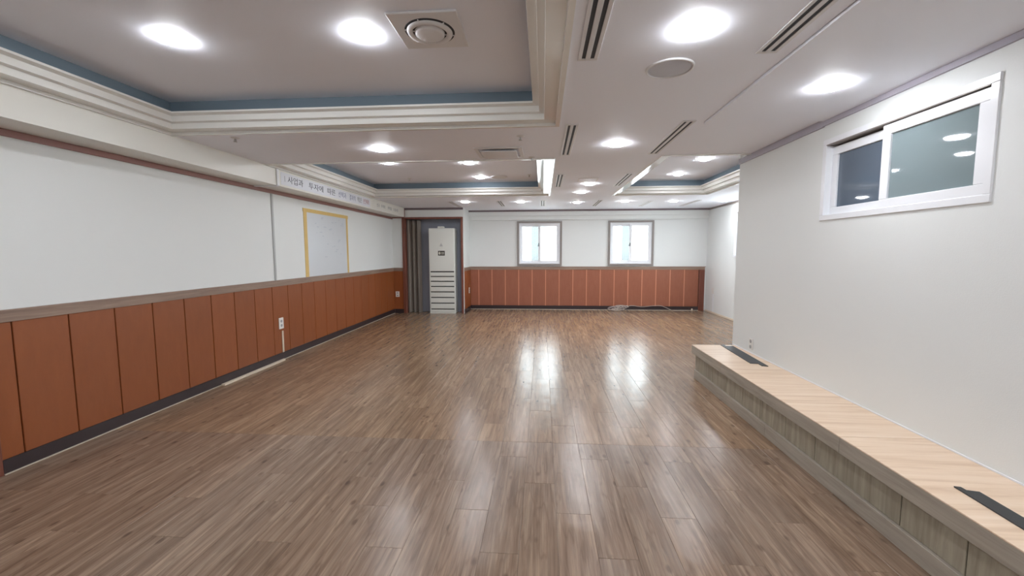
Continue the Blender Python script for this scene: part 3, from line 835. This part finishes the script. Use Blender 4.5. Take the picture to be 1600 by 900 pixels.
# ------------------------------------------------------------------ outlets and cable ducts
def outlet_x(x, y, z, face, label, w=0.075, h=0.125, holes=True):
    """face +1: plate looks along +x"""
    t = thing('wall_outlet', label, 'wall outlet', (x, y, z - h / 2), 'white wall outlets')
    a, b = (x, x + 0.011) if face > 0 else (x - 0.011, x)
    obj('plate', box(a, b, y - w / 2, y + w / 2, z - h / 2, z + h / 2, 0.003), 'outlet', t)
    if holes:
        for dz in (-0.029, 0.029):
            bm = lathe([(0.0, 0.0), (0.019, 0.0), (0.019, 0.0015), (0.0, 0.0015)], 16)
            bmesh.ops.rotate(bm, verts=bm.verts, cent=(0, 0, 0), matrix=Matrix.Rotation(math.pi / 2, 3, 'Y'))
            bmesh.ops.translate(bm, verts=bm.verts, vec=((b if face > 0 else a - 0.0015), y, z + dz))
            obj('socket', bm, 'hole', t)
outlet_x(XL + 0.018, 5.32, 0.50, 1, 'white double outlet on the left panelling above a cream cable duct', 0.095, 0.15)
t = thing('wall_outlet', 'small white outlet on the narrow panel beside the closet frame', 'wall outlet', (-3.43, YC - 0.018, 0.40), 'white wall outlets')
obj('plate', box(-3.475, -3.385, YC - 0.030, YC - 0.018, 0.39, 0.52, 0.003), 'outlet', t)
for dz in (0.425, 0.483):
    bm = lathe([(0.0, 0.0), (0.018, 0.0), (0.018, 0.0015), (0.0, 0.0015)], 16)
    bmesh.ops.rotate(bm, verts=bm.verts, cent=(0, 0, 0), matrix=Matrix.Rotation(math.pi / 2, 3, 'X'))
    bmesh.ops.translate(bm, verts=bm.verts, vec=(-3.43, YC - 0.030, dz))
    obj('socket', bm, 'hole', t)
outlet_x(-1.812, 10.20, 0.50, 1, 'thin white outlet on the side of the closet pier', 0.09, 0.14)
outlet_x(XR, 4.50, 0.475, -1, 'white outlet low on the near right wall above the platform', 0.075, 0.115)
outlet_x(XR2, 10.02, 0.52, -1, 'white outlet on the bay wall above a white cable duct', 0.12, 0.13, False)

def duct(bm, label, mat):
    return tag(obj('cable_duct', bm, mat), label, 'cable duct', 'plastic cable ducts')
duct(boxes([(XL + 0.018, XL + 0.030, 5.325, 5.355, PB, 0.395)], 0.003), 'short cream cable duct below the outlet on the left panelling', 'duct')
duct(prism([(XL + 0.030, 4.22), (XL + 0.072, 4.22), (XL + 0.072, 5.30), (XL + 0.030, 5.33)], 0.0, 0.018), 'cream cable duct lying on the floor along the left baseboard', 'duct')
duct(boxes([(XL, XL + 0.012, 5.265, 5.300, ZW, 2.215)], 0.003), 'long grey cable duct running up the left wall', 'ductgrey')
duct(boxes([(XS, XS + 0.012, 4.93, 4.98, 2.262, ZC - 0.011), (XL + 0.018, XS, 4.935, 4.975, 2.252, 2.262)], 0.0025), 'short white cable duct on the soffit next to the banner', 'white')
duct(boxes([(XR2 - 0.012, XR2, 9.98, 10.01, 0.036, 0.455)], 0.003), 'white cable duct below the outlet on the bay wall', 'white')

# ------------------------------------------------------------------ coiled cable on the floor
rr = random.Random(11)
cx, cy = 1.86, 10.22
pts = []
for k in range(72):
    a = k * 0.62
    R = 0.125 + 0.06 * math.sin(k * 0.37) + rr.uniform(-0.015, 0.015)
    pts.append((cx + R * 1.4 * math.cos(a), cy + 0.09 + 0.055 * math.sin(a * 1.03), 0.012 + 0.10 * (0.5 + 0.5 * math.sin(a + k * 0.045)) + 0.0004 * k))
def smooth_pts(p, n=3):
    out = []
    for i in range(len(p) - 1):
        p0, p1, p2, p3 = [Vector(p[max(0, min(len(p) - 1, j))]) for j in (i - 1, i, i + 1, i + 2)]
        for s in range(n):
            q = s / n
            out.append(0.5 * ((2 * p1) + (p2 - p0) * q + (2 * p0 - 5 * p1 + 4 * p2 - p3) * q * q + (3 * p1 - p0 - 3 * p2 + p3) * q ** 3))
    out.append(Vector(p[-1])); return out
t = thing('cable_coil', 'tangled coil of pale cable on the floor under the far window', 'cable', (cx, cy, 0))
obj('coil', tube(smooth_pts(pts), 0.006, 5), 'cable', t, True)
run = [(2.02, 10.38, 0.08), (2.2, 10.44, 0.115), (2.45, 10.445, 0.085), (2.7, 10.445, 0.11), (2.9, 10.445, 0.115), (3.05, 10.42, 0.06), (3.18, 10.40, 0.008), (3.4, 10.40, 0.006), (3.62, 10.41, 0.006)]
obj('lead', tube(smooth_pts(run, 6), 0.006, 5), 'cable', t, True)
pl = lathe([(0.0, 0.0), (0.020, 0.0), (0.022, 0.03), (0.012, 0.055), (0.0, 0.055)], 14, None, (3.64, 10.41, 0.0))
obj('plug', pl, 'duct', t, True)

# ------------------------------------------------------------------ low platform along the near right wall
PX, PZ, PY1, PY0 = 1.72, 0.377, 4.885, -1.4
t = thing('wooden_platform', 'long low platform with plywood top and grey wood front along the right wall', 'platform', (1.95, 1.75, 0))
obj('carcass', box(PX + 0.06, XR - 0.002, PY0, PY1 - 0.03, 0.0, PZ - 0.0075), 'grey_y', t)
tb = [PY0, 1.17, 2.47, 3.77, PY1]
for a, b in zip(tb, tb[1:]):
    obj('top_board', box(PX, XR - 0.002, a + 0.0018, b - 0.0018, PZ - 0.007, PZ, 0.0015), 'ply', t)
fb = [PY0, 0.6, 2.47, 4.10, PY1]
for a, b in zip(fb, fb[1:]):
    obj('fascia_board', box(PX + 0.001, PX + 0.028, a + 0.001, b - 0.001, 0.278, PZ - 0.0075, 0.0015), 'grey_y', t)
obj('fascia_board', box(PX + 0.029, XR - 0.002, PY1 - 0.028, PY1 - 0.002, 0.278, PZ - 0.0075, 0.0015), 'grey_y', t)
jn = [PY0, 0.78, 1.11, 1.43, 1.76, 2.08, 2.73, 3.06, 3.38, 3.71, 4.04, 4.36, PY1 - 0.05]
for a, b in zip(jn, jn[1:]):
    obj('front_panel', box(PX + 0.035, PX + 0.058, a + 0.003, b - 0.003, 0.10, 0.278, 0.002), 'grey_z', t)
obj('end_panel', box(PX + 0.036, XR - 0.002, PY1 - 0.049, PY1 - 0.031, 0.0, 0.278, 0.002), 'grey_z', t)
kb = [PY0, 1.55, 3.30, PY1 - 0.05]
for a, b in zip(kb, kb[1:]):
    obj('kick_board', box(PX + 0.018, PX + 0.056, a + 0.001, b - 0.001, 0.0, 0.099, 0.002), 'grey_y', t)

tag(obj('rubber_strip', prism([(2.035, 4.870), (2.075, 4.868), (2.072, 4.815), (2.150, 4.815), (2.100, 3.975), (2.048, 3.985), (2.052, 4.065), (1.985, 4.075)], PZ + 0.0002, PZ + 0.006), 'rubber'), 'black rubber strip on the far end of the plywood platform', 'strip', 'black strips on the platform')
tag(obj('rubber_strip', prism([(1.868, 1.955), (1.893, 1.950), (1.893, 1.925), (1.938, 1.915), (1.885, 1.02), (1.84, 1.02), (1.84, 1.10), (1.812, 1.11)], PZ + 0.0002, PZ + 0.006), 'rubber'), 'black rubber strip on the near end of the plywood platform', 'strip', 'black strips on the platform')
